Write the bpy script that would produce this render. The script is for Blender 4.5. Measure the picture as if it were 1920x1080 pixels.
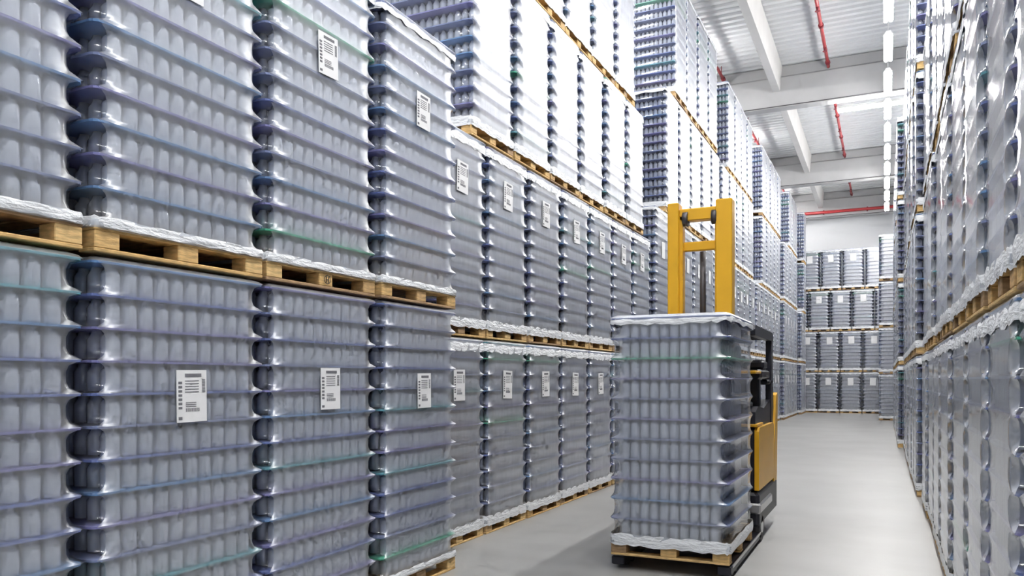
import bpy, math, random
from math import pi, sin, cos, radians
random.seed(7)
scene = bpy.context.scene
for o in list(bpy.data.objects):
    bpy.data.objects.remove(o)
COL = scene.collection

# ------------------------------------------------------------------ camera, world, exposure
F_PX, VPX, HORIZON = 1475.0, 1660.0, 711.0
CAM_H = 1.6
YAW = math.atan((VPX - 960.0) / F_PX)
cam_data = bpy.data.cameras.new('camera')
cam_data.sensor_width = 36.0
cam_data.lens = 36.0 * F_PX / 1920.0
cam_data.shift_y = (HORIZON - 540.0) / 1920.0
cam_data.clip_end = 200
cam = bpy.data.objects.new('camera', cam_data)
COL.objects.link(cam)
cam.location = (0, 0, CAM_H)
cam.rotation_euler = (pi / 2, 0, YAW)
scene.camera = cam

world = bpy.data.worlds.new('world')
scene.world = world
world.use_nodes = True
bg = world.node_tree.nodes['Background']
bg.inputs[0].default_value = (0.80, 0.87, 1.0, 1)
bg.inputs[1].default_value = 0.4

LAMP_STRENGTH = 148.0
scene.view_settings.view_transform = 'Standard'
scene.view_settings.look = 'None'
scene.view_settings.exposure = 0.0
scene.view_settings.gamma = 1.0
scene.view_settings.use_curve_mapping = False
scene.cycles.max_bounces = 4
scene.cycles.diffuse_bounces = 3
scene.cycles.glossy_bounces = 2
scene.cycles.transmission_bounces = 4
scene.cycles.transparent_max_bounces = 6
scene.cycles.caustics_reflective = False
scene.cycles.caustics_refractive = False
scene.cycles.sample_clamp_indirect = 6.0
scene.cycles.use_denoising = True
scene.cycles.use_adaptive_sampling = True
scene.cycles.adaptive_threshold = 0.12
scene.cycles.adaptive_min_samples = 12


# ------------------------------------------------------------------ materials
def new_mat(name):
    m = bpy.data.materials.new(name)
    m.use_nodes = True
    return m, m.node_tree.nodes, m.node_tree.links


def pbr(name, col, rough=0.5, metal=0.0, noise=0.0, scale=8.0, bump=0.0, stretch=(1, 1, 1), alpha=1.0, spec=0.5):
    m, N, L = new_mat(name)
    b = N['Principled BSDF']
    b.inputs['Base Color'].default_value = (*col, 1)
    b.inputs['Roughness'].default_value = rough
    b.inputs['Metallic'].default_value = metal
    b.inputs['Alpha'].default_value = alpha
    b.inputs['Specular IOR Level'].default_value = spec
    if noise > 0 or bump > 0:
        tc = N.new('ShaderNodeTexCoord')
        mp = N.new('ShaderNodeMapping')
        mp.inputs['Scale'].default_value = stretch
        nz = N.new('ShaderNodeTexNoise')
        nz.inputs['Scale'].default_value = scale
        nz.inputs['Detail'].default_value = 5
        L.new(tc.outputs['Object'], mp.inputs[0])
        L.new(mp.outputs[0], nz.inputs['Vector'])
        if noise > 0:
            r = N.new('ShaderNodeValToRGB')
            r.color_ramp.elements[0].position = 0.3
            r.color_ramp.elements[1].position = 0.7
            r.color_ramp.elements[0].color = (*[max(0, c * (1 - noise)) for c in col], 1)
            r.color_ramp.elements[1].color = (*[min(1, c * (1 + noise)) for c in col], 1)
            L.new(nz.outputs['Fac'], r.inputs[0])
            L.new(r.outputs[0], b.inputs['Base Color'])
        if bump > 0:
            bp = N.new('ShaderNodeBump')
            bp.inputs['Strength'].default_value = bump
            bp.inputs['Distance'].default_value = 0.02
            L.new(nz.outputs['Fac'], bp.inputs['Height'])
            L.new(bp.outputs[0], b.inputs['Normal'])
    return m


def film_mat(name, milk, ior, rough, bump, tint=(0.95, 0.97, 1.0)):
    """stretch film: clear, partly milky, reflecting strongly at a flat angle"""
    m, N, L = new_mat(name)
    N.remove(N['Principled BSDF'])
    out = N['Material Output']
    tr = N.new('ShaderNodeBsdfTransparent')
    tr.inputs[0].default_value = (*tint, 1)
    df = N.new('ShaderNodeBsdfDiffuse')
    df.inputs[0].default_value = (0.88, 0.9, 0.93, 1)
    tl = N.new('ShaderNodeBsdfTranslucent')
    tl.inputs[0].default_value = (0.88, 0.9, 0.93, 1)
    gl = N.new('ShaderNodeBsdfGlossy')
    gl.inputs['Color'].default_value = (0.97, 0.98, 1, 1)
    gl.inputs['Roughness'].default_value = rough
    fr = N.new('ShaderNodeFresnel')
    geo = N.new('ShaderNodeNewGeometry')            # a thin sheet reflects alike from both sides
    io = N.new('ShaderNodeMapRange')
    io.inputs[3].default_value = ior
    io.inputs[4].default_value = 1.0 / ior
    L.new(geo.outputs['Backfacing'], io.inputs[0])
    L.new(io.outputs[0], fr.inputs['IOR'])
    tc = N.new('ShaderNodeTexCoord')
    mp = N.new('ShaderNodeMapping')
    mp.inputs['Scale'].default_value = (7, 7, 2.5)
    nz = N.new('ShaderNodeTexNoise')
    nz.inputs['Scale'].default_value = 2.2
    nz.inputs['Detail'].default_value = 4
    L.new(tc.outputs['Object'], mp.inputs[0])
    L.new(mp.outputs[0], nz.inputs['Vector'])
    bp = N.new('ShaderNodeBump')
    bp.inputs['Strength'].default_value = bump
    bp.inputs['Distance'].default_value = 0.006
    L.new(nz.outputs['Fac'], bp.inputs['Height'])
    L.new(bp.outputs[0], gl.inputs['Normal'])
    mr = N.new('ShaderNodeMapRange')
    mr.inputs[1].default_value = 0.35
    mr.inputs[2].default_value = 0.7
    mr.inputs[3].default_value = milk * 0.85
    mr.inputs[4].default_value = milk * 1.15
    L.new(nz.outputs['Fac'], mr.inputs[0])
    mt = N.new('ShaderNodeMixShader')
    mt.inputs[0].default_value = 0.35
    L.new(df.outputs[0], mt.inputs[1])
    L.new(tl.outputs[0], mt.inputs[2])
    m1 = N.new('ShaderNodeMixShader')
    L.new(mr.outputs[0], m1.inputs[0])
    L.new(tr.outputs[0], m1.inputs[1])
    L.new(mt.outputs[0], m1.inputs[2])
    m2 = N.new('ShaderNodeMixShader')
    L.new(fr.outputs[0], m2.inputs[0])
    L.new(m1.outputs[0], m2.inputs[1])
    L.new(gl.outputs[0], m2.inputs[2])
    L.new(m2.outputs[0], out.inputs[0])
    return m


def glass_mat(name, tint, milk):
    m, N, L = new_mat(name)
    N.remove(N['Principled BSDF'])
    tr = N.new('ShaderNodeBsdfTransparent')
    tr.inputs[0].default_value = (*tint, 1)
    df = N.new('ShaderNodeBsdfDiffuse')
    df.inputs[0].default_value = (0.72, 0.76, 0.82, 1)
    gl = N.new('ShaderNodeBsdfGlossy')
    gl.inputs['Roughness'].default_value = 0.06
    fr = N.new('ShaderNodeFresnel')
    fr.inputs['IOR'].default_value = 1.75
    m1 = N.new('ShaderNodeMixShader')
    m1.inputs[0].default_value = milk
    m2 = N.new('ShaderNodeMixShader')
    L.new(tr.outputs[0], m1.inputs[1])
    L.new(df.outputs[0], m1.inputs[2])
    L.new(fr.outputs[0], m2.inputs[0])
    L.new(m1.outputs[0], m2.inputs[1])
    L.new(gl.outputs[0], m2.inputs[2])
    L.new(m2.outputs[0], N['Material Output'].inputs[0])
    return m


def emit(name, col, s):
    m, N, L = new_mat(name)
    b = N['Principled BSDF']
    b.inputs['Base Color'].default_value = (0.9, 0.9, 0.9, 1)
    b.inputs['Emission Color'].default_value = (*col, 1)
    b.inputs['Emission Strength'].default_value = s
    return m


M = {}
M['film'] = film_mat('stretch_film', 0.27, 2.7, 0.32, 0.03)
M['film_light'] = film_mat('stretch_film_light', 0.18, 2.3, 0.32, 0.03)
M['film_clear'] = film_mat('stretch_film_clear', 0.06, 1.5, 0.12, 0.04)
M['film_glossy'] = film_mat('stretch_film_taut', 0.45, 3.6, 0.12, 0.04)
M['skirt'] = pbr('gathered_white_film', (0.82, 0.84, 0.87), 0.3, bump=0.9, scale=14, stretch=(1, 1, 3))
M['bottle'] = pbr('clear_glass', (0.52, 0.55, 0.62), 0.10, spec=0.9)
M['inner'] = pbr('stacked_glass_darkened', (0.07, 0.08, 0.16), 0.18, spec=0.7)  # jar glass coloured darker to stand for the dim inside of a load
SHEETC = [(0.15, 0.20, 0.46), (0.22, 0.26, 0.44), (0.14, 0.28, 0.52), (0.24, 0.23, 0.48), (0.08, 0.46, 0.28), (0.14, 0.40, 0.46)]
M['sheets'] = [pbr('plastic_layer_sheet', c, 0.3) for c in SHEETC]
SHEETW = [6, 6, 3, 3, 0.6, 0.6]
WOODC = [(0.62, 0.40, 0.16), (0.56, 0.36, 0.16), (0.68, 0.46, 0.20), (0.36, 0.23, 0.12)]
M['woods'] = [pbr('pallet_wood', c, 0.75, noise=0.28, scale=5, stretch=(3, 3, 14), bump=0.2) for c in WOODC]
M['paper'] = pbr('white_paper', (0.86, 0.86, 0.87), 0.6)
M['ink'] = pbr('grey_print', (0.16, 0.16, 0.18), 0.7)
M['stamp'] = pbr('black_stamp_ink', (0.05, 0.04, 0.03), 0.8)
M['yellow'] = pbr('yellow_paint', (0.80, 0.43, 0.02), 0.35, noise=0.06, scale=3)
M['black'] = pbr('black_plastic', (0.018, 0.018, 0.028), 0.4)
M['steel'] = pbr('worn_steel', (0.55, 0.55, 0.56), 0.3, metal=0.9)
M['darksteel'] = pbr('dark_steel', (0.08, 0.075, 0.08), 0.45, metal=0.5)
M['rubber'] = pbr('tyre_rubber', (0.06, 0.055, 0.06), 0.6)
M['red'] = pbr('red_pipe_paint', (0.42, 0.035, 0.04), 0.4)
M['darkred'] = pbr('dark_red_coupling', (0.20, 0.02, 0.03), 0.5)
M['deck'] = pbr('white_roof_deck', (0.72, 0.735, 0.75), 0.8)
M['concrete'] = pbr('painted_concrete', (0.46, 0.46, 0.465), 0.8, noise=0.06, scale=1.5)
M['purlin'] = pbr('pale_concrete', (0.66, 0.65, 0.64), 0.7, noise=0.04, scale=2)
M['wall'] = pbr('white_wall_panel', (0.80, 0.81, 0.83), 0.7)
M['lampbody'] = pbr('white_lamp_housing', (0.85, 0.85, 0.85), 0.4)
M['tube'] = emit('lit_tube', (1.0, 0.985, 0.96), LAMP_STRENGTH)


def floor_mat():
    m, N, L = new_mat('polished_concrete')
    b = N['Principled BSDF']
    tc = N.new('ShaderNodeTexCoord')
    n1 = N.new('ShaderNodeTexNoise'); n1.inputs['Scale'].default_value = 0.9; n1.inputs['Detail'].default_value = 8
    mp = N.new('ShaderNodeMapping'); mp.inputs['Scale'].default_value = (0.35, 2.6, 1)
    n2 = N.new('ShaderNodeTexNoise'); n2.inputs['Scale'].default_value = 1.4; n2.inputs['Detail'].default_value = 6
    L.new(tc.outputs['Object'], n1.inputs['Vector'])
    L.new(tc.outputs['Object'], mp.inputs[0]); L.new(mp.outputs[0], n2.inputs['Vector'])
    mx = N.new('ShaderNodeMix'); mx.data_type = 'FLOAT'; mx.inputs[0].default_value = 0.5
    L.new(n1.outputs['Fac'], mx.inputs[2]); L.new(n2.outputs['Fac'], mx.inputs[3])
    r = N.new('ShaderNodeValToRGB')
    r.color_ramp.elements[0].position = 0.33; r.color_ramp.elements[0].color = (0.31, 0.308, 0.302, 1)
    r.color_ramp.elements[1].position = 0.68; r.color_ramp.elements[1].color = (0.41, 0.408, 0.40, 1)
    L.new(mx.outputs[0], r.inputs[0]); L.new(r.outputs[0], b.inputs['Base Color'])
    rr = N.new('ShaderNodeMapRange'); rr.inputs[3].default_value = 0.28; rr.inputs[4].default_value = 0.5
    L.new(n2.outputs['Fac'], rr.inputs[0]); L.new(rr.outputs[0], b.inputs['Roughness'])
    return m


M['floor'] = floor_mat()


# ------------------------------------------------------------------ mesh builder
class MB:
    def __init__(s):
        s.v, s.f, s.mi, s.sm = [], [], [], []

    def face(s, idx, mi=0, smooth=False):
        s.f.append(idx); s.mi.append(mi); s.sm.append(smooth)

    def box(s, x0, x1, y0, y1, z0, z1, mi=0):
        b = len(s.v)
        s.v += [(x0, y0, z0), (x1, y0, z0), (x1, y1, z0), (x0, y1, z0), (x0, y0, z1), (x1, y0, z1), (x1, y1, z1), (x0, y1, z1)]
        for q in ((3, 2, 1, 0), (4, 5, 6, 7), (0, 1, 5, 4), (1, 2, 6, 5), (2, 3, 7, 6), (3, 0, 4, 7)):
            s.face(tuple(b + i for i in q), mi)
        return s

    def cbox(s, x0, x1, y0, y1, z0, z1, c=0.01, mi=0):
        """box with chamfered vertical and horizontal edges: stacked rings"""
        def ring(i, z):
            return [(x0 + i + c, y0 + i, z), (x1 - i - c, y0 + i, z), (x1 - i, y0 + i + c, z), (x1 - i, y1 - i - c, z),
                    (x1 - i - c, y1 - i, z), (x0 + i + c, y1 - i, z), (x0 + i, y1 - i - c, z), (x0 + i, y0 + i + c, z)]
        s.loft([ring(c, z0), ring(0, z0 + c), ring(0, z1 - c), ring(c, z1)], True, mi)
        return s

    def loft(s, rings, caps=True, mi=0, smooth=False):
        n = len(rings[0]); b = len(s.v)
        for r in rings:
            s.v += r
        for k in range(len(rings) - 1):
            for i in range(n):
                j = (i + 1) % n
                s.face((b + k * n + i, b + k * n + j, b + (k + 1) * n + j, b + (k + 1) * n + i), mi, smooth)
        if caps:
            s.face(tuple(b + i for i in reversed(range(n))), mi)
            s.face(tuple(b + (len(rings) - 1) * n + i for i in range(n)), mi)
        return s

    def lathe(s, prof, n=10, o=(0, 0, 0), mi=0, smooth=True, caps=True):
        rings = [[(o[0] + r * cos(2 * pi * i / n), o[1] + r * sin(2 * pi * i / n), o[2] + z) for i in range(n)] for r, z in prof]
        return s.loft(rings, caps, mi, smooth)

    def tube(s, p0, p1, r, n=8, mi=0):
        dx, dy, dz = (p1[i] - p0[i] for i in range(3))
        l = math.sqrt(dx * dx + dy * dy + dz * dz)
        d = (dx / l, dy / l, dz / l)
        u = (1, 0, 0) if abs(d[0]) < 0.8 else (0, 1, 0)
        a = (d[1] * u[2] - d[2] * u[1], d[2] * u[0] - d[0] * u[2], d[0] * u[1] - d[1] * u[0])
        la = math.sqrt(sum(t * t for t in a)); a = tuple(t / la for t in a)
        b = (d[1] * a[2] - d[2] * a[1], d[2] * a[0] - d[0] * a[2], d[0] * a[1] - d[1] * a[0])
        rings = [[tuple(p[k] + r * (cos(2 * pi * i / n) * a[k] + sin(2 * pi * i / n) * b[k]) for k in range(3)) for i in range(n)] for p in (p0, p1)]
        return s.loft(rings, True, mi, True)

    def prism_x(s, poly, x0, x1, mi=0):
        """extrude a (y,z) polygon along x"""
        return s.loft([[(x0, y, z) for y, z in poly], [(x1, y, z) for y, z in poly]], True, mi)

    def mesh(s, name, mats):
        me = bpy.data.meshes.new(name)
        me.from_pydata(s.v, [], s.f)
        if not isinstance(mats, (list, tuple)):
            mats = [mats]
        for m in mats:
            me.materials.append(m)
        me.polygons.foreach_set('material_index', s.mi)
        me.polygons.foreach_set('use_smooth', s.sm)
        me.update()
        return me


def obj(name, me, parent=None, loc=None, rot=None, mat=None):
    o = bpy.data.objects.new(name, me)
    COL.objects.link(o)
    if parent:
        o.parent = parent
    if loc:
        o.location = loc
    if rot:
        o.rotation_euler = rot
    if mat is not None:
        o.material_slots[0].link = 'OBJECT'
        o.material_slots[0].material = mat
    return o


def tag(o, label=None, cat=None, group=None, kind=None):
    if label: o['label'] = label
    if cat: o['category'] = cat
    if group: o['group'] = group
    if kind: o['kind'] = kind
    return o


# ------------------------------------------------------------------ the room
XL, XR, YF, YB, ZC = -5.4, 2.15, -5.0, 43.2, 11.0
tag(obj('floor', MB().box(XL - 0.2, XR + 0.2, YF, YB + 0.2, -0.2, 0).mesh('floor', M['floor'])), 'pale grey polished concrete warehouse floor', 'floor', kind='structure')
tag(obj('added_wall_left', MB().box(XL - 0.2, XL, YF, YB + 0.2, 0, ZC).mesh('added_wall_left', M['wall'])), 'added white wall blocking light behind the left stacks', 'wall', kind='structure')  # added right behind the single row so the gaps between loads stay dark
tag(obj('wall_right', MB().box(XR, XR + 0.2, YF, YB + 0.2, 0, ZC).mesh('wall_right', M['wall'])), 'white warehouse wall behind the right stacks', 'wall', kind='structure')
tag(obj('wall_back', MB().box(XL, XR, YB, YB + 0.2, 0, ZC).mesh('wall_back', M['wall'])), 'plain white end wall of the warehouse', 'wall', kind='structure')
mb = MB()                                               # trapezoidal roof deck, ribs across the aisle
prof = []
y = YF
while y < YB + 0.2:
    prof += [(y, ZC), (y + 0.13, ZC), (y + 0.16, ZC + 0.06), (y + 0.27, ZC + 0.06)]
    y += 0.30
b = len(mb.v)
for (yy, zz) in prof:
    mb.v += [(XL - 0.2, yy, zz), (XR + 0.2, yy, zz)]
for i in range(len(prof) - 1):
    mb.face((b + 2 * i, b + 2 * i + 2, b + 2 * i + 3, b + 2 * i + 1))
mb.box(XL - 0.2, XR + 0.2, YF, YB + 0.2, ZC + 0.1, ZC + 0.3)
tag(obj('ceiling', mb.mesh('ceiling', M['deck'])), 'white corrugated metal roof deck', 'ceiling', kind='structure')

BEAM_Y = [3.6, 14.2, 24.9, 35.2, 42.7]
BEAM_WHERE = ['nearest the camera', 'above the second left block', 'in the top middle of the picture', 'second one up from the end wall', 'running against the end wall']
for yb, wh in zip(BEAM_Y, BEAM_WHERE):
    mb = MB()
    P = [(-0.19, 9.74), (0.19, 9.74), (0.19, 10.62), (0.12, 10.68), (0.12, 10.98), (-0.12, 10.98), (-0.12, 10.68), (-0.19, 10.62)]
    mb.prism_x([(yb + a, c) for a, c in reversed(P)], XL, XR)
    tag(obj('roof_beam', mb.mesh('roof_beam', M['concrete'])), 'grey concrete roof beam ' + wh, 'beam', 'concrete roof beams')
    bo = COL.objects[-1]
    obj('edge_shadow_line', MB().tube((XL + 0.01, yb - 0.205, 9.77), (XR - 0.01, yb - 0.205, 9.77), 0.014, 6).mesh('edge_shadow_line', M['darksteel']), bo)  # dark tube put in for the shadow line along the beam's lower edge
for i in range(len(BEAM_Y) - 1):
    y0, y1 = BEAM_Y[i] + 0.14, BEAM_Y[i + 1] - 0.14
    mb = MB()
    x = -2.95
    P = [(x - 0.10, 10.22), (x + 0.10, 10.22), (x + 0.16, 10.98), (x - 0.16, 10.98)]
    mb.loft([[(px_, y0, pz_) for px_, pz_ in P], [(px_, y1, pz_) for px_, pz_ in P]])
    tag(obj('roof_purlin', mb.mesh('roof_purlin', M['purlin'])), 'pale roof purlin ending at the beam ' + BEAM_WHERE[i + 1], 'purlin', 'roof purlins')

# sprinkler pipes under the deck
def pipe(x, y0, y1, wh):
    root = bpy.data.objects.new('sprinkler_pipe', None); COL.objects.link(root)
    root.location = (x, (y0 + y1) / 2, 10.72)
    hl = (y1 - y0) / 2
    obj('pipe', MB().tube((0, -hl, 0), (0, hl, 0), 0.045).mesh('pipe', M['red']), root)
    cm = MB().tube((0, -0.06, 0), (0, 0.06, 0), 0.07).mesh('coupling', M['darkred'])
    hm = MB().lathe([(0.05, 0.02), (0.035, -0.06), (0.02, -0.12), (0.06, -0.13), (0.06, -0.14)], 8).mesh('sprinkler_head', M['darkred'])
    rm = MB().tube((0, 0, 0.02), (0, 0, 0.28), 0.012, 6).mesh('hanger_rod', M['darkred'])
    k = hl - 0.35
    while k > -hl:
        obj('coupling', cm, root, (0, k, 0)); obj('hanger_rod', rm, root, (0, k - 0.3, 0))
        obj('sprinkler_head', hm, root, (0, k - 1.2, 0))
        k -= 2.6
    tag(root, wh, 'pipe', 'red sprinkler pipes')
SEG = ['in the roof bay nearest the camera', 'in the second roof bay', 'in the third roof bay, beyond the big beam', 'in the last roof bay by the end wall']
for i in range(1, 4):
    y0, y1 = BEAM_Y[i] + 0.2, BEAM_Y[i + 1] - 0.2
    pipe(-1.5, y0, y1, 'red sprinkler pipe over the aisle ' + SEG[i])
    pipe(-4.45, y0, y1, 'red sprinkler pipe over the left stacks ' + SEG[i])
root = bpy.data.objects.new('sprinkler_main_pipe', None); COL.objects.link(root); root.location = (-1.6, 42.42, 9.98)
obj('pipe', MB().tube((XL + 1.65, 0, 0), (XR + 1.55, 0, 0), 0.075).mesh('pipe', M['red']), root)
for xx in (-3.2, -1.2, 0.8, 2.6):
    obj('bracket', MB().box(xx - 0.03, xx + 0.03, -0.03, 0.088, -0.1, 0.1).mesh('bracket', M['darkred']), root)
tag(root, 'long red main pipe running across the beam at the end wall', 'pipe')

# ------------------------------------------------------------------ lamps
def lamp_meshes(l):
    h = MB().prism_x([(-0.09, 0.03), (0.09, 0.03), (0.045, 0.11), (-0.045, 0.11)], -l / 2, l / 2)
    return (h.mesh('housing', M['lampbody']), MB().tube((-l / 2 + 0.03, 0, 0), (l / 2 - 0.03, 0, 0), 0.042, 8).mesh('tube', M['tube']),
            MB().tube((0, 0, 0.1), (0, 0, 1.74), 0.006, 4).mesh('hanger', M['lampbody']))
LM = lamp_meshes(1.55)
def lamp(x, y, z, rz, label, meshes=LM, drop=True, group=None):
    root = bpy.data.objects.new('batten_lamp', None); COL.objects.link(root)
    root.location = (x, y, z); root.rotation_euler = (0, 0, rz)
    obj('housing', meshes[0], root)
    obj('tube', meshes[1], root, (0, -0.05, 0)); obj('tube', meshes[1], root, (0, 0.05, 0))
    if drop:
        for s in (-0.5, 0.5): obj('hanger', meshes[2], root, (s, 0, 0)).scale = (1, 1, (ZC + 0.03 - z) / 1.74)
    tag(root, label, 'lamp', group)
ORD = ['first', 'second', 'third', 'fourth', 'fifth', 'sixth', 'seventh', 'eighth', 'ninth', 'tenth', 'eleventh', 'twelfth', 'thirteenth', 'fourteenth', 'fifteenth', 'sixteenth', 'seventeenth', 'eighteenth', 'nineteenth', 'twentieth']
ys = [-3.0 + 2.33 * i for i in range(19)]
for i, yy in enumerate(ys):
    if min(abs(yy - b_) for b_ in BEAM_Y) < 0: continue
    lamp(0.06, yy, 9.3, pi / 2, 'lit white batten lamp in the row along the aisle, %s from the end wall' % ORD[len(ys) - 1 - i], group='lamp row over the aisle')
for i in range(10):  # unseen lamp row, added to light the left roof bay
    lamp(-5.1, -1.0 + 4.6 * i, 10.3, pi / 2, 'added unseen batten lamp in the row behind the left stacks, %s from the end wall' % ORD[9 - i], group='added lamp row behind the left stacks')
LM2 = lamp_meshes(2.4)
lamp(-0.1, 25.35, 9.6, 0, 'lit white batten lamp mounted crosswise behind the large roof beam', LM2, False)

# ------------------------------------------------------------------ wrapped pallet loads
PH = 0.144


def bottle_profile(h, r):
    return [(r * 0.9, 0), (r, h * 0.05), (r, h * 0.70), (r * 0.88, h * 0.79), (r * 0.62, h * 0.86), (r * 0.50, h * 0.89), (r * 0.52, h * 0.99)]


def pallet_pieces(w, d):
    """list of (name, mesh-key size, centre)"""
    P = []
    n = 7
    bw = (w / n) * 0.86
    for i in range(n):
        P.append(('deck_board', (bw, d, 0.022), (-w / 2 + w / n * (i + 0.5), 0, PH - 0.011)))
    for yy in (-d / 2 + 0.06, 0, d / 2 - 0.06):
        P.append(('stringer_board', (w, 0.11, 0.022), (0, yy, PH - 0.033)))
        P.append(('bottom_board', (w, 0.11, 0.020), (0, yy, 0.010)))
        for xx in (-w / 2 + 0.07, 0, w / 2 - 0.07):
            P.append(('block', (0.135, 0.11, 0.080), (xx, yy, 0.060)))
    return P


BOXC = {}
def box_mesh(name, size):
    k = (name,) + tuple(round(s, 4) for s in size)
    if k not in BOXC:
        a, b, c = (s / 2 for s in size)
        BOXC[k] = MB().cbox(-a, a, -b, b, -c, c, min(0.004, c * 0.4)).mesh(name, M['woods'][0])
    return BOXC[k]


def rrect(w, d, r, nseg_c, nx, ny, corner_in=0.0):
    """rounded rectangle outline, counter-clockwise from above, starting on the front face"""
    pts = []
    cs = [(w / 2 - r, -d / 2 + r, -pi / 2), (w / 2 - r, d / 2 - r, 0), (-w / 2 + r, d / 2 - r, pi / 2), (-w / 2 + r, -d / 2 + r, pi)]
    nn = [ny, nx, ny, nx]
    for k, (cx, cy, a0) in enumerate(cs):
        for i in range(nseg_c + 1):
            a = a0 + pi / 2 * i / nseg_c
            rr = r - corner_in * sin(pi * i / nseg_c)
            pts.append((cx + rr * cos(a), cy + rr * sin(a)))
        c2 = cs[(k + 1) % 4]
        p0 = pts[-1]; p1 = (c2[0] + r * cos(c2[2]), c2[1] + r * sin(c2[2]))
        for i in range(1, nn[k]):
            t = i / nn[k]
            pts.append((p0[0] + (p1[0] - p0[0]) * t, p0[1] + (p1[1] - p0[1]) * t))
    return pts


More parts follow.
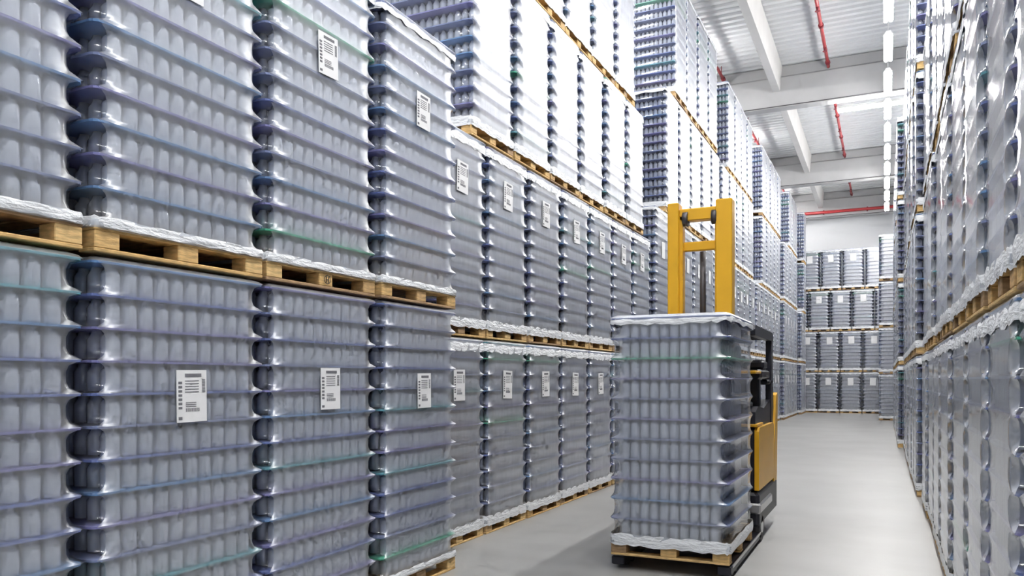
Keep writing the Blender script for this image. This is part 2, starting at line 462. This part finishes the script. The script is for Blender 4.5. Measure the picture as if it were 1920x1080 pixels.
class Kind:
    """shared meshes of one kind of wrapped load (w along the row, d deep, U total height)"""
    def __init__(s, name, w, d, U, nl, nb, filmname='film', inset=0.042, crease=5, end_in=0.075, face_in=0.003, side_in=0.014, cap=0.06, skirt=1.0):
        s.w, s.d, s.U, s.nl, s.nb, s.end_in = w, d, U, nl, nb, end_in
        top_gap = 0.035
        s.z0 = PH
        s.lh = lh = (U - PH - top_gap) / nl
        iw, idp = w - 0.03, d - 0.03
        # film: out at every layer sheet, drawn in between, most at the corners
        mb = MB()
        def ring(ww, dd, cin, z, r=0.05, jit=0.0):
            pts = rrect(ww, dd, r, 4, 8, 5, cin)
            return [(x + random.uniform(-jit, jit), y + random.uniform(-jit, jit), z) for x, y in pts]
        mb.loft([ring(w, d, 0, s.z0 - 0.035, 0.035), ring(w, d, 0, s.z0 + 0.004, 0.035)], False, 0, True)
        for k in range(nl):                              # each layer its own strip, so the sheet edge stays a crease
            zb = s.z0 + k * lh
            rings = []
            for q in range(0, crease + 2):
                t = q / (crease + 1)
                a = (1 - (2 * t - 1) ** 4)
                rings.append(ring(w - 2 * side_in * a, d - 2 * face_in * a, inset * 0.55 * a, zb + 0.004 + lh * t, 0.035 + inset * 1.7 * a, 0.0005 if 0 < t < 1 else 0))
            f0 = len(mb.f)
            mb.loft(rings, False, 0, True)
            n = len(rings[0])
            for q in range(f0, len(mb.f)):               # taut clear film round the corners and on the two ends
                if 1 <= (q - f0) % n < n - 9: mb.mi[q] = 1
        zt = s.z0 + nl * lh
        top = [ring(w, d, 0, zt + 0.004, 0.035), ring(w - 0.02, d - 0.02, 0, zt + 0.018, 0.05), ring(w - 0.09, d - 0.09, 0, zt + 0.030, 0.04)]
        mb.loft(top, False, 0, True)
        n = len(top[0]); bi = len(mb.v) - n
        mb.face(tuple(bi + i for i in range(n)), 0, True)
        s.film = mb.mesh('film', [M[filmname], M['film_clear']])
        # white gathered film at the foot and over the top edge
        def band(zs, seed):
            rnd = random.Random(seed); mb = MB(); rr = []
            for (z, gro, wav) in zs:
                pts = rrect(w + gro, d + gro, 0.05, 4, 16, 6)
                c = []
                for i, (x, y) in enumerate(pts):
                    j = rnd.uniform(-wav, wav)
                    c.append((x + rnd.uniform(-0.004, 0.004), y + rnd.uniform(-0.004, 0.004), z + j))
                rr.append(c)
            mb.loft(rr, False, 0, True)
            return mb
        s.skirts = [band([(s.z0 - 0.055 * skirt, 0.002, 0.009 * skirt), (s.z0 - 0.02 * skirt, 0.008, 0.006 * skirt), (s.z0 + 0.01 * skirt, 0.007, 0.005 * skirt), (s.z0 + 0.04 * skirt, -0.001, 0.012 * skirt)], q).mesh('film_skirt', M['skirt']) for q in range(3)]
        s.caps = []
        for q in range(3):
            rnd = random.Random(40 + q)
            z = zt
            m_ = band([(z - cap, 0.001, 0.014), (z - cap * 0.3, 0.004, 0.008), (z + 0.008, -0.03, 0.006), (z + 0.030, -0.15, 0.003)], 20 + q)
            n = len(m_.v) // 4
            m_.face(tuple(3 * n + i for i in range(n)), 0, True)
            s.caps.append(m_.mesh('top_cover', M['skirt']))
        # layer sheets
        s.sheet = MB().loft([[(x, y, z) for x, y in rrect(w - 0.012, d - 0.008, 0.045, 3, 1, 1)] for z in (-0.006, 0.006)]).mesh('layer_sheet', M['sheets'][0])
        s.sheetz = [s.z0 + k * lh for k in range(1, nl + 1)]
        s.sheets_joined = []
        for q in range(4):
            rnd = random.Random(60 + q); mb = MB()
            for z in s.sheetz:
                mi = rnd.choices(range(6), SHEETW)[0]
                mb.loft([[(x, y, z + e) for x, y in rrect(w - 0.012, d - 0.008, 0.045, 2, 1, 1)] for e in (-0.006, 0.006)], True, mi)
            s.sheets_joined.append(mb.mesh('layer_sheets', M['sheets']))
        # bottles
        pitch = (iw - 2 * end_in) / nb
        r = pitch * 0.47
        s.pitch, s.br = pitch, r
        s.bh = lh - 0.014
        s.front_y = -d / 2 + 0.016 + face_in + r
        s.bottle = MB().lathe(bottle_profile(s.bh, r), 12).mesh('bottle', M['bottle'])
        nd = int((d - 0.10) / pitch)
        mb = MB(); ms = MB()
        for k in range(nl):
            zb = s.z0 + k * lh + 0.008
            pr = [bottle_profile(s.bh, r)[i] for i in (1, 2, 4, 6)]
            for i in range(nb):
                mb.lathe(pr, 8, (-iw / 2 + end_in + pitch * (i + 0.5), s.front_y, zb))
            for i in range(1, nd):
                for sx in (-1, 1):
                    o_ = (sx * (iw / 2 - end_in - pitch * 0.5), s.front_y + pitch * i, zb)
                    mb.lathe(pr, 8, o_); ms.lathe(pr, 8, o_)
        s.rows = mb.mesh('bottle_rows', M['bottle'])
        s.side_rows = ms.mesh('side_bottle_rows', M['bottle'])
        # the rows behind, packed in the gaps of the outer one
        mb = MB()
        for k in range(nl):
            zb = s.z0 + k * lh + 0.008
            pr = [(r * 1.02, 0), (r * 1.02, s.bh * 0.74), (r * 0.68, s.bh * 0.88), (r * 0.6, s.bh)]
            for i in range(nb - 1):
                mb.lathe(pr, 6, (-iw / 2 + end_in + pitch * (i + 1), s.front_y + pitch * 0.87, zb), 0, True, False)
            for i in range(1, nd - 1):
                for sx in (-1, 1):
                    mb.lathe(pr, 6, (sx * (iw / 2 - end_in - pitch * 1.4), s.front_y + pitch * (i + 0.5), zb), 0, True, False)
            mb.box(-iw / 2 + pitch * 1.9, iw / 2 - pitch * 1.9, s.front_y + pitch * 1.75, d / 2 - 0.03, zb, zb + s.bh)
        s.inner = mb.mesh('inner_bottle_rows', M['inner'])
        # pallet
        s.pieces = pallet_pieces(w - 0.02, d - 0.02)
        s.pallets = []
        for q in range(3):
            rnd = random.Random(90 + q); mb = MB()
            for nme, sz, c in s.pieces:
                mb.box(c[0] - sz[0] / 2, c[0] + sz[0] / 2, c[1] - sz[1] / 2, c[1] + sz[1] / 2, c[2] - sz[2] / 2, c[2] + sz[2] / 2, rnd.choice([0, 0, 1, 2, 3]))
            s.pallets.append(mb.mesh('pallet', M['woods']))


# paper label with print, front towards -Y
def label_mesh():
    mb = MB(); mb.box(-0.11, 0.11, -0.0015, 0.0015, -0.15, 0.15)
    pm = MB()
    def q(x0, x1, z0, z1): pm.box(x0, x1, -0.0028, -0.0014, z0, z1)
    q(-0.05, 0.07, 0.11, 0.13)
    for i in range(5): q(-0.05, 0.05, 0.085 - i * 0.016, 0.090 - i * 0.016)
    for i in range(7): q(-0.098, -0.072, 0.07 - i * 0.024, 0.084 - i * 0.024)
    for i in range(9): q(0.075, 0.098, 0.02 + i * 0.009, 0.025 + i * 0.009)
    for i in range(12): q(-0.045 + i * 0.0085, -0.041 + i * 0.0085, -0.09, -0.07)
    for i in range(3): q(-0.045, 0.03, -0.04 - i * 0.011, -0.036 - i * 0.011)
    q(-0.098, -0.072, -0.135, -0.118)
    return mb.mesh('label', M['paper']), pm.mesh('print', M['ink'])
LABEL, PRINT = label_mesh()

KA = Kind('A', 1.125, 1.2, 2.18, 13, 10, 'film_light', skirt=0.5)
KB = Kind('B', 1.02, 1.2, 2.015, 11, 10, cap=0.10, face_in=0.0015)
KF = Kind('F', 1.02, 1.2, 2.015, 11, 10, 'film_light', cap=0.05)
KC = Kind('C', 1.055, 1.2, 2.345, 13, 10, face_in=0.0018)
KE = Kind('E', 0.945, 1.2, 1.93, 11, 9, 'film_light')
KR = Kind('R', 1.0, 1.2, 1.935, 12, 9, 'film_glossy', 0.05, face_in=0.0012, side_in=0.03, cap=0.09, end_in=0.125)

nload = 0
def load(kind, loc, rz, label, group, detail=1, lab=0.5, labz=1.5, sx=1.0, sz=1.0, jitter=True, green=0.0, labs=1.0, cap=True):
    """detail 0: joined bottles, sheets and pallet; 1: sheets and boards apart; 2: bottles apart too"""
    global nload
    nload += 1
    rnd = random.Random(nload * 13)
    root = bpy.data.objects.new('wrapped_pallet', None)
    COL.objects.link(root)
    j = 0.004 if jitter else 0
    a_, b_ = rnd.uniform(-j, j) * 3, rnd.uniform(-j, j) * 0.5
    root.location = (loc[0] + (a_ if rz else b_), loc[1] + (b_ if rz else a_), loc[2])
    root.rotation_euler = (0, 0, rz + radians(rnd.uniform(-0.25, 0.25) if jitter else 0))
    root.scale = (sx, 1, sz)
    tag(root, label, 'pallet load', group)
    obj('film', kind.film, root)
    obj('film_skirt', rnd.choice(kind.skirts), root)
    if cap:
        obj('top_cover', rnd.choice(kind.caps), root)
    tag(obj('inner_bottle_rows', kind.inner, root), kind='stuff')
    if detail == 0:
        tag(obj('bottle_rows', kind.rows, root), kind='stuff')
        tag(obj('layer_sheets', rnd.choice(kind.sheets_joined), root), kind='stuff')
        obj('pallet', rnd.choice(kind.pallets), root)
    else:
        wts = list(SHEETW)
        if green: wts[4] += green; wts[5] += green
        for z in kind.sheetz:
            obj('layer_sheet', kind.sheet, root, (0, 0, z), mat=M['sheets'][rnd.choices(range(6), wts)[0]])
        pal = bpy.data.objects.new('pallet', None); COL.objects.link(pal); pal.parent = root
        for nme, sz_, c in kind.pieces:
            obj(nme, box_mesh(nme, sz_), pal, c, mat=M['woods'][rnd.choice([0, 0, 1, 2, 3])])
        if detail == 1:
            tag(obj('bottle_rows', kind.rows, root), kind='stuff')
        else:
            tag(obj('side_bottle_rows', kind.side_rows, root), kind='stuff')
            for k in range(kind.nl):
                zb = kind.z0 + k * kind.lh + 0.008
                for i in range(kind.nb):
                    obj('bottle', kind.bottle, root, (-(kind.w - 0.03) / 2 + kind.end_in + kind.pitch * (i + 0.5), kind.front_y, zb))
    if lab is not None:
        lo = obj('label', LABEL, root, ((lab - 0.5) * kind.w + rnd.uniform(-0.02, 0.02), -kind.d / 2 - 0.006, labz + rnd.uniform(-0.02, 0.02)), (0, radians(rnd.uniform(-2, 2)), 0))
        lo.scale = (labs, 1, labs)
        if detail: tag(obj('print', PRINT, lo), kind='stuff')
    return root

TIER = ['bottom', 'second', 'third', 'fourth']
def nth(i): return ORD[i]

def column_row(kind, xfront, seams, z, tier, side, where, group, **kw):
    """loads between consecutive seams along the aisle on one tier"""
    n0 = kw.pop('n0', 0)
    for i in range(len(seams) - 1):
        a, c = seams[i], seams[i + 1]
        sx = (c - a - 0.026) / kind.w
        yc = (a + c) / 2
        lbl = 'wrapped jar pallet, %s tier of %s, %s from camera' % (TIER[tier], where, nth(i + n0))
        k2 = dict(kw)
        if 'labfn' in k2:
            k2.update(k2.pop('labfn')(i))
        if side == 'L':
            load(kind, (xfront - kind.d / 2, yc, z), pi / 2, lbl, group, sx=sx, **k2)
        else:
            load(kind, (xfront + kind.d / 2, yc, z), -pi / 2, lbl, group, sx=sx, **k2)

def steps(a, b, n): return [a + (b - a) * i / n for i in range(n + 1)]

# ---- A: left foreground block, two tiers
SA = [1.29, 2.42, 3.555, 4.70, 5.83]
for t in range(2):
    column_row(KA, -3.28, SA, t * 2.19, t, 'L', 'left foreground block', 'pallets in the left foreground block', detail=2, green=1.0 if t == 0 else 0, labz=1.52, labs=0.9, cap=t == 1)
# ---- B: left block beside the forklift
GB = 'pallets in the left block beside the forklift'; WB = 'left block beside the forklift'
column_row(KB, -3.70, steps(6.14, 13.42, 7), 0, 0, 'L', WB, GB, labz=1.55, lab=0.47)
column_row(KB, -3.70, steps(6.18, 13.46, 7), 2.02, 1, 'L', WB, GB, labz=1.55, lab=0.47)
column_row(KB, -3.70, steps(6.86, 13.04, 6), 4.04, 2, 'L', WB, GB, lab=None)
column_row(KB, -3.70, steps(7.36, 12.55, 5), 6.06, 3, 'L', WB, GB, lab=None)
# ---- C..G: further left blocks
def far_left(kind, x, rows, U, where, grp, top=1.0):
    for t, (a, b_, n) in enumerate(rows):
        column_row(kind, x, steps(a, b_, n), t * U, t, 'L', where, grp, detail=0, sz=top if t == 3 else 1.0, lab=0.5 if t < 2 else None, labz=1.6)
far_left(KC, -3.70, [(13.7, 20.1, 6), (13.7, 20.1, 6), (14.45, 19.85, 5), (15.15, 19.5, 4)], 2.37, 'left block behind the yellow mast', 'pallets in the left block behind the mast', 1.07)
far_left(KC, -3.70, [(20.25, 25.7, 5), (20.25, 25.7, 5), (20.15, 25.4, 5), (20.9, 25.2, 4)], 2.35, 'third left block from the end', 'pallets in the third left block from the end')
far_left(KC, -3.68, [(25.9, 32.0, 6), (25.9, 32.0, 6), (27.1, 32.2, 5), (27.1, 32.2, 5)], 2.35, 'second left block from the end', 'pallets in the second left block from the end')
far_left(KC, -3.58, [(32.4, 37.6, 5), (32.4, 37.6, 5), (32.6, 37.5, 5), (34.3, 37.6, 3)], 2.35, 'next to last left block', 'pallets in the next to last left block')
far_left(KC, -3.42, [(37.8, 40.0, 2), (37.8, 40.0, 2), (38.9, 40.0, 1), (38.9, 40.0, 1)], 2.35, 'last left block at the end wall', 'pallets in the last left block')
# ---- R1: right foreground block
GR = 'pallets in the right foreground block'; WR = 'right foreground block'
S1 = [2.42, 3.42, 4.33, 5.34, 6.5, 7.75, 8.9, 10.15, 11.4]
S2 = [2.55, 3.56, 4.46, 5.42, 6.6, 7.6, 8.8, 10.1, 11.4]
S3 = [5.1, 6.15, 7.2, 8.25, 9.3, 10.35, 11.4]
column_row(KR, 0.43, S1, 0, 0, 'R', WR, GR, lab=None)
column_row(KR, 0.43, S2, 1.94, 1, 'R', WR, GR, lab=None)
column_row(KR, 0.43, S3, 3.88, 2, 'R', WR, GR, lab=None)
# ---- R2: right blocks past the gap
for t in range(4):
    column_row(KR, 0.37, steps(12.0, 20.2, 8), t * 1.94, t, 'R', 'right block just past the gap', 'pallets in the right block past the gap', detail=0, lab=None)
    column_row(KR, 0.26, steps(20.5, 33.2, 12), t * 1.94, t, 'R', 'far right block before protruding stack', 'pallets in the far right block', detail=0, lab=None)
# ---- R3: stack protruding at the far right, facing the camera
for t in range(4):
    load(KE, (0.24, 34.4, t * 1.81), 0, 'wrapped jar pallet on the %s tier of the protruding far right stack' % TIER[t], 'pallets in the protruding far right stack', detail=0, lab=None, sx=1.0, sz=0.93)
# ---- end block along the end wall
EX = [[-3.88, -2.92, -1.955, -0.99, -0.02], [-3.86, -2.9, -1.93, -0.95, 0.02], [-4.3, -3.33, -2.37, -1.43, -0.45, 0.5], [-3.78, -2.8, -1.86, -0.87, 0.1]]
for t in range(4):
    for i in range(len(EX[t]) - 1):
        a, c = EX[t][i], EX[t][i + 1]
        load(KE, ((a + c) / 2, 40.2 + 0.6, t * 1.94), 0, 'wrapped jar pallet on the %s tier against the end wall, %s from left' % (TIER[t], nth(i)),
             'pallets against the end wall', detail=0, lab=0.5, labz=1.5, sx=(c - a - 0.026) / KE.w, labs=1.15)

# ---- load on the forklift
FX, FY, FZ = -1.6, 6.93, 0.125
load(KF, (FX, FY, FZ), 0, 'wrapped pallet of jars carried on the forks of the yellow forklift', None, detail=2, lab=None, jitter=False, green=0.3, sx=0.98)

# black stamp on a pallet block of the left foreground block
pal = [o for o in bpy.data.objects if o.name.startswith('wrapped_pallet') and 'second tier of left foreground block, third' in o.get('label', '')][0]
pp = [c for c in pal.children if c.name.startswith('pallet')][0]
mb = MB()
n = 16
for i in range(n):
    a0, a1 = 2 * pi * i / n, 2 * pi * (i + 1) / n
    b = len(mb.v)
    mb.v += [(0.034 * cos(a0), 0, 0.030 * sin(a0)), (0.034 * cos(a1), 0, 0.030 * sin(a1)), (0.028 * cos(a1), 0, 0.024 * sin(a1)), (0.028 * cos(a0), 0, 0.024 * sin(a0))]
    mb.face((b, b + 1, b + 2, b + 3))
mb.box(-0.014, -0.008, -0.0005, 0.0005, -0.02, 0.02).box(0.008, 0.014, -0.0005, 0.0005, -0.02, 0.02).box(-0.014, 0.014, -0.0005, 0.0005, -0.003, 0.003)
obj('stamp', mb.mesh('stamp', M['stamp']), pp, (0.0, -(KA.d - 0.02) / 2 - 0.0065, 0.060))


# ------------------------------------------------------------------ forklift
FL = bpy.data.objects.new('forklift', None); COL.objects.link(FL)
FL.location = (FX, 8.4, 0)
tag(FL, 'yellow and black forklift with tall mast carrying a pallet', 'forklift')
def part(name, mb, mat, parent=FL, label=None):
    o = obj(name, mb.mesh(name, M[mat]), parent)
    if label: o['label'] = label
    return o
# local: x right, y back (away from camera), origin on the floor; load side faces -y
MY = -0.66
for sx, w0 in ((-0.285, 0.11), (0.205, 0.155)):
    mb = MB().cbox(sx - w0 / 2, sx + w0 / 2, MY - 0.08, MY + 0.08, 0.10, 3.33, 0.008)
    p = part('mast_post', mb, 'yellow')
    s_ = 1 if sx < 0 else -1
    part('mast_rail', MB().cbox(sx + s_ * 0.065 - 0.025, sx + s_ * 0.065 + 0.025, MY - 0.05, MY + 0.05, 0.14, 3.20, 0.005), 'yellow')
part('mast_crossbar', MB().cbox(-0.235, 0.17, MY - 0.05, MY + 0.06, 3.15, 3.27, 0.01), 'yellow')
part('mast_crossbar', MB().cbox(-0.235, 0.17, MY + 0.0, MY + 0.06, 2.86, 2.95, 0.01), 'yellow')
for sx in (-0.17, 0.11):
    part('chain_pulley', MB().tube((sx - 0.025, MY - 0.03, 3.17), (sx + 0.025, MY - 0.03, 3.17), 0.07, 14), 'darksteel')
part('lift_cylinder', MB().tube((-0.03, MY + 0.1, 0.2), (-0.03, MY + 0.1, 2.0), 0.05, 12).tube((-0.03, MY + 0.1, 2.0), (-0.03, MY + 0.1, 2.86), 0.03, 10), 'darksteel')
part('fork_carriage', MB().cbox(-0.42, 0.42, MY - 0.15, MY - 0.09, 0.16, 0.26, 0.008).cbox(-0.42, 0.42, MY - 0.15, MY - 0.09, 0.50, 0.60, 0.008), 'black')
for sx in (-0.215, 0.215):
    mb = MB()
    P = [(MY - 0.15, 0.60), (MY - 0.19, 0.60), (MY - 0.19, 0.205), (MY - 1.28, 0.185), (MY - 1.29, 0.172), (MY - 1.2, 0.165), (MY - 0.15, 0.160)]
    mb.prism_x(P, sx - 0.06, sx + 0.06)
    part('fork', mb, 'darksteel')
# support legs with load wheels and bright wear rail
for s in (-1, 1):
    x0 = s * 0.44
    lg = part('support_leg', MB().cbox(x0 - 0.055, x0 + 0.055, -2.02, -0.35, 0.035, 0.108, 0.008), 'black')
    part('wear_rail', MB().box(x0 + s * 0.056 - 0.004, x0 + s * 0.056 + 0.004, -1.95, -0.4, 0.085, 0.108), 'steel', lg)
    for yy in (-1.85, -1.7):
        part('load_wheel', MB().tube((x0 - 0.04, yy, 0.042), (x0 + 0.04, yy, 0.042), 0.042, 14), 'rubber', lg)
# chassis and body
part('chassis', MB().cbox(-0.52, 0.50, -0.52, 0.86, 0.16, 0.50, 0.03), 'black')
body = part('body', MB().cbox(-0.52, 0.47, -0.50, 0.80, 0.50, 1.13, 0.03), 'black')
for s, xs in ((1, 0.475), (-1, -0.525)):
    P = [(-0.50, 0.52), (0.60, 0.52), (0.62, 0.60), (0.62, 1.10), (0.56, 1.13), (-0.46, 1.13), (-0.50, 1.09)]
    part('side_panel', MB().prism_x(P, xs - 0.022, xs + 0.022), 'yellow', label='yellow side panel of the body')
    P = [(0.64, 0.34), (0.84, 0.34), (0.90, 0.55), (0.98, 1.40), (0.94, 1.45), (0.84, 1.42), (0.76, 1.15), (0.68, 0.95), (0.64, 0.60)]
    part('rear_fender', MB().prism_x(P, xs - 0.05, xs + 0.02), 'yellow')
P = [(-0.50, 1.13), (0.66, 1.13), (0.76, 1.36), (0.60, 1.38), (0.10, 1.30), (-0.30, 1.33), (-0.48, 1.28)]
part('hood', MB().prism_x(P, -0.50, 0.46), 'black')
part('hood_trim', MB().cbox(0.20, 0.482, -0.52, -0.10, 1.135, 1.165, 0.005), 'yellow')
part('hood_highlight_plate', MB().cbox(-0.3, 0.36, -0.44, 0.05, 1.30, 1.375, 0.02), 'steel', label='grey plate standing for highlights on the black hood')  # steel plate added for the white highlights on the glossy black hood
# operator seat, console, steering
part('seat_cushion', MB().cbox(-0.28, 0.22, 0.14, 0.56, 1.29, 1.40, 0.03), 'black')
part('backrest', MB().loft([[(-0.28, 0.56, 1.36), (0.22, 0.56, 1.36), (0.22, 0.66, 1.36), (-0.28, 0.66, 1.36)], [(-0.24, 0.66, 1.86), (0.18, 0.66, 1.86), (0.18, 0.72, 1.86), (-0.24, 0.72, 1.86)]]), 'black')
part('console_stem', MB().cbox(0.30, 0.40, 0.18, 0.32, 1.30, 1.62, 0.015), 'black')
cons = part('console', MB().cbox(0.16, 0.47, -0.10, 0.50, 1.60, 1.70, 0.025).cbox(0.24, 0.46, 0.10, 0.40, 1.70, 1.80, 0.025), 'black')
part('control_lever', MB().cbox(0.24, 0.46, -0.42, -0.08, 1.655, 1.685, 0.008), 'yellow', cons)
part('steering_wheel', MB().tube((-0.1, 0.02, 1.46), (-0.1, 0.06, 1.48), 0.15, 18), 'black')
part('armrest', MB().cbox(0.36, 0.47, 0.45, 0.80, 1.54, 1.60, 0.02), 'black')
# overhead guard
for s in (-1, 1):
    xx = s * 0.44
    part('guard_post', MB().loft([[(xx - 0.03, 0.62, 1.1), (xx + 0.03, 0.62, 1.1), (xx + 0.03, 0.84, 1.1), (xx - 0.03, 0.84, 1.1)], [(xx - 0.03, 0.60, 1.55), (xx + 0.03, 0.60, 1.55), (xx + 0.03, 0.76, 1.55), (xx - 0.03, 0.76, 1.55)], [(xx - 0.03, 0.62, 2.04), (xx + 0.03, 0.62, 2.04), (xx + 0.03, 0.74, 2.04), (xx - 0.03, 0.74, 2.04)]]), 'black')
    part('guard_side_rail', MB().prism_x([(-0.60, 2.02), (0.74, 2.02), (0.76, 2.06), (0.70, 2.11), (-0.55, 2.12), (-0.62, 2.08)], xx - 0.035, xx + 0.035), 'black')
    if s < 0: part('guard_strut', MB().cbox(xx - 0.025, xx + 0.025, -0.62, -0.56, 1.1, 2.04, 0.006), 'black')
for k in range(6):
    yy = -0.55 + k * 0.23
    part('guard_slat', MB().cbox(-0.42, 0.42, yy - 0.035, yy + 0.035, 2.03, 2.09, 0.008), 'black')
# drive and caster wheels
for xx, yy, r in ((0.44, -0.30, 0.165), (-0.44, -0.30, 0.165), (-0.1, 0.62, 0.16)):
    wh = part('wheel', MB().tube((xx - 0.055, yy, r), (xx + 0.055, yy, r), r, 22), 'rubber')
    part('hub', MB().tube((xx - 0.06, yy, r), (xx + 0.06, yy, r), r * 0.5, 16), 'steel', wh)
part('leg_bracket', MB().cbox(0.38, 0.52, -0.56, 0.3, 0.30, 0.40, 0.015), 'steel', label='bright steel bracket over the wheel')
